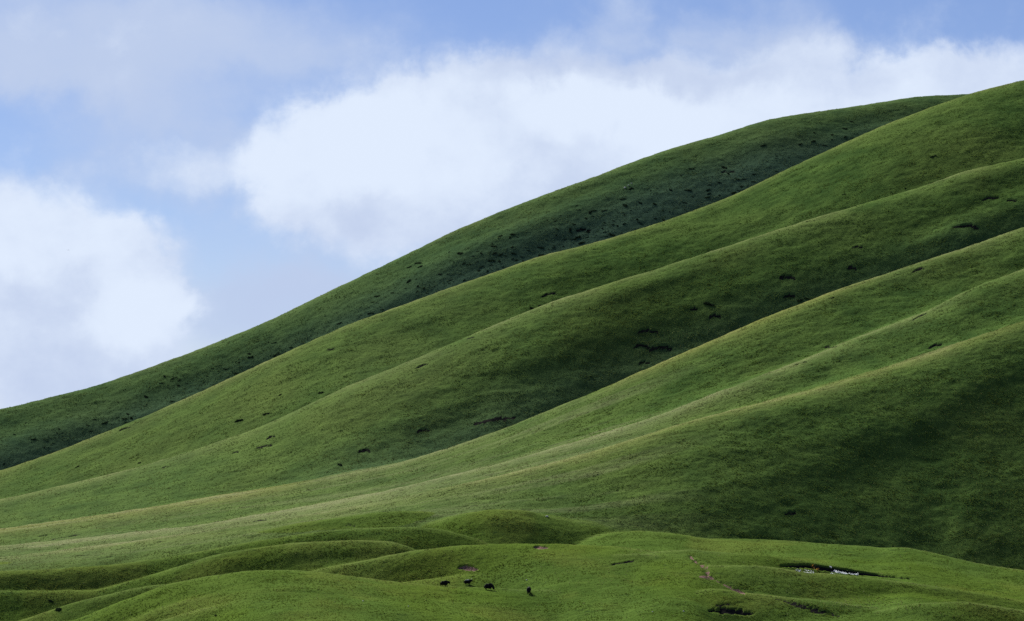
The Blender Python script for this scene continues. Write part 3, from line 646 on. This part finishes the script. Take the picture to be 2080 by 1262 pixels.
for a in [(1111, 1050, 6, 'pale rock on the right shoulder of the round knoll'), (1070, 1179, 4, 'small pale rock in the grass above the last yak'), (1270, 382, 6, 'largest pale rock high on the far ridge'), (1277, 378, 4, 'pale rock in the middle of the group high on the far ridge'),
          (1283, 374, 3.5, 'small upper pale rock of the group high on the far ridge'), (738, 1221, 3.5, 'small light stone on the front knoll face'), (830, 1231, 3, 'little white stone near the bottom edge left of centre'), (1388, 1242, 3.5, 'white stone on the front knoll right end'), (1325, 1243, 3, 'small light stone by the bottom edge')]: rock(*a)

# ------------------------------------------------------------------ yaks
def fur_material(name, back=None):
    m, N = mat(name); out = N.new('ShaderNodeOutputMaterial'); bs = N.new('ShaderNodeBsdfPrincipled'); N.l.new(bs.outputs[0], out.inputs[0])
    tc = N.new('ShaderNodeTexCoord'); n = N.noise(N.scale(tc.outputs['Object'], (9, 9, 2.2)), 3.0, 4, .6)
    col = N.mix(n, (.006, .006, .007), (.020, .018, .018))
    if back:
        sp = N.new('ShaderNodeSeparateXYZ'); N.l.new(tc.outputs['Object'], sp.inputs[0])
        f = N.math('MULTIPLY', N.smooth(N.math('MULTIPLY_ADD', n, .10, sp.outputs[2]), back - .05, back + .05), N.smooth(sp.outputs[0], .52, .30))
        col = N.mix(f, col, (.42, .41, .38))
    N.l.new(col, bs.inputs[0]); bs.inputs['Roughness'].default_value = .9; bs.inputs['Specular IOR Level'].default_value = .05
    bp = N.new('ShaderNodeBump'); bp.inputs['Distance'].default_value = .06; N.l.new(n, bp.inputs['Height']); N.l.new(bp.outputs[0], bs.inputs['Normal']); return m
FUR = fur_material('black_fur'); FUR_PALE = fur_material('black_fur_pale_back', 1.24)
def horn_material():
    m, N = mat('horn'); out = N.new('ShaderNodeOutputMaterial'); bs = N.new('ShaderNodeBsdfPrincipled'); N.l.new(bs.outputs[0], out.inputs[0])
    tc = N.new('ShaderNodeTexCoord'); N.l.new(N.mix(N.noise(tc.outputs['Object'], 14, 2), (.03, .028, .025), (.10, .09, .08)), bs.inputs[0]); bs.inputs['Roughness'].default_value = .45; return m
HORN = horn_material()
def tube(bm, pts, seg=10):
    """closed tube through (x, y, z, half width, half height) stations"""
    rings = []
    P = [Vector(p[:3]) for p in pts]
    for i, p in enumerate(pts):
        d = (P[min(i + 1, len(P) - 1)] - P[max(i - 1, 0)]).normalized()
        side = Vector((0, 1, 0)) if abs(d.y) < .9 else Vector((1, 0, 0)); up = d.cross(side).normalized(); side = up.cross(d).normalized()
        rings.append([bm.verts.new(P[i] + side * (math.cos(a) * p[3]) + up * (math.sin(a) * p[4])) for a in (2 * math.pi * k / seg for k in range(seg))])
    for a, b in zip(rings[:-1], rings[1:]):
        for k in range(seg): bm.faces.new((a[k], a[(k + 1) % seg], b[(k + 1) % seg], b[k]))
    bm.faces.new(rings[0][::-1]); bm.faces.new(rings[-1])
def yak(px, py, label, face, head, stride, size, fur):
    """head: height of the muzzle above the ground; stride: leg swing"""
    c, j, p = locate(px, py)
    root = bpy.data.objects.new('yak', None); link(root); root.location = p; root.rotation_euler = (0, 0, face); root.scale = (size,) * 3
    root.empty_display_size = .3; tag(root, label, 'yak', 'black yaks grazing on the meadow')
    bm = bmesh.new()
    hx = 1.10 if head < .5 else 1.22
    # barrel with deep chest, hump over the shoulders and a skirt of long hair under the belly
    tube(bm, [(-.88, 0, .98, .12, .20), (-.80, 0, .92, .30, .42), (-.55, 0, .86, .38, .52), (-.15, 0, .80, .42, .54), (.20, 0, .84, .43, .60), (.46, 0, .92, .40, .60), (.66, 0, .94, .32, .50), (.82, 0, .90 if head < .6 else .98, .24, .36)])
    nk = .74 if head < .5 else .98
    tube(bm, [(.55, 0, 1.02, .28, .42), (.82, 0, nk + .10, .25, .34), (hx - .10, 0, (nk + head) / 2 + .20, .22, .28), (hx, 0, head + .24, .19, .23), (hx + .10, 0, head + .10, .14, .16), (hx + .14, 0, head + .02, .11, .11)])
    for sx, sy, sw in ((-.60, .17, stride), (-.60, -.17, -stride), (.44, .17, -stride * .8), (.44, -.17, stride * .8)):
        hind = sx < 0; k = -.07 if hind else .05
        tube(bm, [(sx, sy, .85, .17, .22), (sx + (.07 if hind else 0) + sw * .4, sy, .58, .13, .16), (sx + k + sw * .8, sy, .33, .085, .10), (sx + sw, sy, .10, .065, .07), (sx + .03 + sw, sy, -.02, .075, .085)], 8)
    tube(bm, [(-.84, 0, 1.05, .06, .06), (-.97, 0, .85, .09, .10), (-1.00, 0, .60, .13, .14), (-.98, 0, .36, .07, .08)], 8)
    for s_ in (1, -1): tube(bm, [(hx - .06, s_ * .12, head + .36, .05, .03), (hx - .10, s_ * .24, head + .33, .06, .03), (hx - .12, s_ * .33, head + .28, .02, .02)], 6)
    me = bpy.data.meshes.new('body'); bmesh.ops.recalc_face_normals(bm, faces=bm.faces); bm.to_mesh(me); bm.free(); me.materials.append(fur)
    b = bpy.data.objects.new('body', me); link(b, root)
    rm = b.modifiers.new('fuse', 'REMESH'); rm.mode = 'VOXEL'; rm.voxel_size = .045; rm.use_smooth_shade = True
    sm = b.modifiers.new('soften', 'SMOOTH'); sm.iterations = 3; sm.factor = .5
    for s_ in (1, -1):
        bm = bmesh.new(); tube(bm, [(hx - .06, s_ * .09, head + .42, .05, .05), (hx - .08, s_ * .24, head + .50, .042, .042), (hx - .04, s_ * .34, head + .64, .03, .03), (hx - .10, s_ * .30, head + .80, .010, .010)], 7)
        me = bpy.data.meshes.new('horn'); bmesh.ops.recalc_face_normals(bm, faces=bm.faces); bm.to_mesh(me); bm.free(); me.materials.append(HORN)
        link(bpy.data.objects.new('horn', me), root)
    return root
yak(903, 1191, 'leftmost black yak walking to the right with lowered head', R(4), .62, .22, .92, FUR)
yak(950, 1189, 'black yak with pale back, second from the left', R(8), .86, .14, .84, FUR_PALE)
yak(993, 1198, 'largest black yak grazing head down, third from the left', R(-14), .04, .05, 1.02, FUR)
yak(1074, 1207, 'rightmost black yak seen end-on', R(80), .30, .04, 1.12, FUR)

# ------------------------------------------------------------------ cloth flags on the grass
def cloth_material(name, a, b):
    m, N = mat(name); out = N.new('ShaderNodeOutputMaterial'); tc = N.new('ShaderNodeTexCoord'); n = N.noise(tc.outputs['Object'], 5, 3)
    col = N.mix(n, a, b); d = N.new('ShaderNodeBsdfDiffuse'); t = N.new('ShaderNodeBsdfTranslucent'); N.l.new(col, d.inputs[0]); N.l.new(col, t.inputs[0])
    mx = N.new('ShaderNodeMixShader'); mx.inputs[0].default_value = .5; N.l.new(d.outputs[0], mx.inputs[1]); N.l.new(t.outputs[0], mx.inputs[2]); N.l.new(mx.outputs[0], out.inputs[0]); return m
WHITE_C = cloth_material('white_cloth', (.72, .74, .76), (.82, .82, .82)); ORANGE_C = cloth_material('orange_cloth', (.70, .38, .06), (.80, .55, .18))
def cloth_mesh(name, w, d, material):
    bm = bmesh.new(); nx, ny = 5, 4; g = {}
    for a in range(nx + 1):
        for b in range(ny + 1):
            x = (a / nx - .5) * w; y = (b / ny - .5) * d
            g[a, b] = bm.verts.new((x, y, .10 + .06 * math.sin(a * 1.9 + b) + .05 * math.cos(b * 1.3 + a * .6) + y * .9 + r_.uniform(-.015, .015)))
    for a in range(nx):
        for b in range(ny): bm.faces.new((g[a, b], g[a + 1, b], g[a + 1, b + 1], g[a, b + 1]))
    f0 = list(bm.faces); bmesh.ops.solidify(bm, geom=f0, thickness=.012)
    me = bpy.data.meshes.new(name); bm.to_mesh(me); bm.free(); me.materials.append(material); return me
def flag_string(a, b, n, material, label, size=.42):
    pa, pb = locate(*a)[2], locate(*b)[2]
    root = bpy.data.objects.new('flag_string', None); link(root); root.location = pa; root.empty_display_size = .3; tag(root, label, 'flags', 'strings of cloth flags on the grass')
    bm = bmesh.new(); pts = []
    for k in range(n * 2 + 1):
        t = k / (n * 2); q = pa.lerp(pb, t); q.z = ground_z(q.x, q.y) + .16; pts.append(q - pa)
    tube(bm, [(q.x, q.y, q.z, .014, .014) for q in pts], 5); me = bpy.data.meshes.new('cord'); bm.to_mesh(me); bm.free(); me.materials.append(material); link(bpy.data.objects.new('cord', me), root)
    dirv = (pb - pa); az = math.atan2(dirv.y, dirv.x)
    for k in range(n):
        q = pts[2 * k + 1]; o = bpy.data.objects.new('flag', cloth_mesh('flag', size * r_.uniform(.8, 1.2), size * r_.uniform(.7, 1.2), material)); link(o, root)
        o.location = q + Vector((0, 0, -.02)); o.rotation_euler = (r_.uniform(-.2, .3), r_.uniform(-.15, .15), az + r_.uniform(-.25, .25))
flag_string((1692, 1161), (1742, 1169), 16, WHITE_C, 'longest string of white cloth flags, running right below the dark bank')
flag_string((1696, 1164), (1718, 1167.5), 7, WHITE_C, 'shorter white flag string just in front of the longest one')
flag_string((1697, 1160), (1687, 1168), 6, WHITE_C, 'short white flag string forking down left from the longest one')
flag_string((1648, 1152), (1661, 1160), 6, ORANGE_C, 'orange and yellow cloth flag string left of the white ones', .45)
flag_string((1615, 1159), (1625, 1162), 4, WHITE_C, 'leftmost short white flag string on the grass')
flag_string((1631, 1163), (1653, 1166), 7, WHITE_C, 'faint white flag string below the orange one', .17)
flag_string((1633, 1160.5), (1652, 1163), 6, WHITE_C, 'faint white flag string between the leftmost and the orange one', .17)
o = bpy.data.objects.new('cloth', cloth_mesh('cloth', .5, .4, WHITE_C)); link(o); o.location = locate(1686, 1157)[2]; tag(o, 'single white cloth above the fork of the white flag strings', 'cloth')

# ------------------------------------------------------------------ a bird far off in front of the left cloud
def bird(px, py, D):
    vs = [(0, .09, 0), (0, -.12, 0), (.03, 0, .03), (-.03, 0, .03), (0, 0, -.03), (.22, .03, .07), (.42, -.05, .02), (.2, -.06, .06), (-.22, .03, .07), (-.42, -.05, .02), (-.2, -.06, .06), (.04, -.2, 0), (-.04, -.2, 0)]
    fs = [(0, 2, 3), (0, 4, 2), (0, 3, 4), (2, 1, 3), (2, 4, 1), (3, 1, 4), (0, 5, 7, 1), (5, 6, 7), (0, 1, 10, 8), (8, 10, 9), (1, 11, 12)]
    me = bpy.data.meshes.new('bird'); me.from_pydata(vs, [], fs); me.materials.append(FUR); o = bpy.data.objects.new('bird', me); link(o)
    o.location = ((px - CX) / F * D, D, (HY - py) / F * D); o.rotation_euler = (.25, .2, .5); tag(o, 'tiny dark bird flying in front of the left cloud', 'bird')
bird(137, 508, 760)
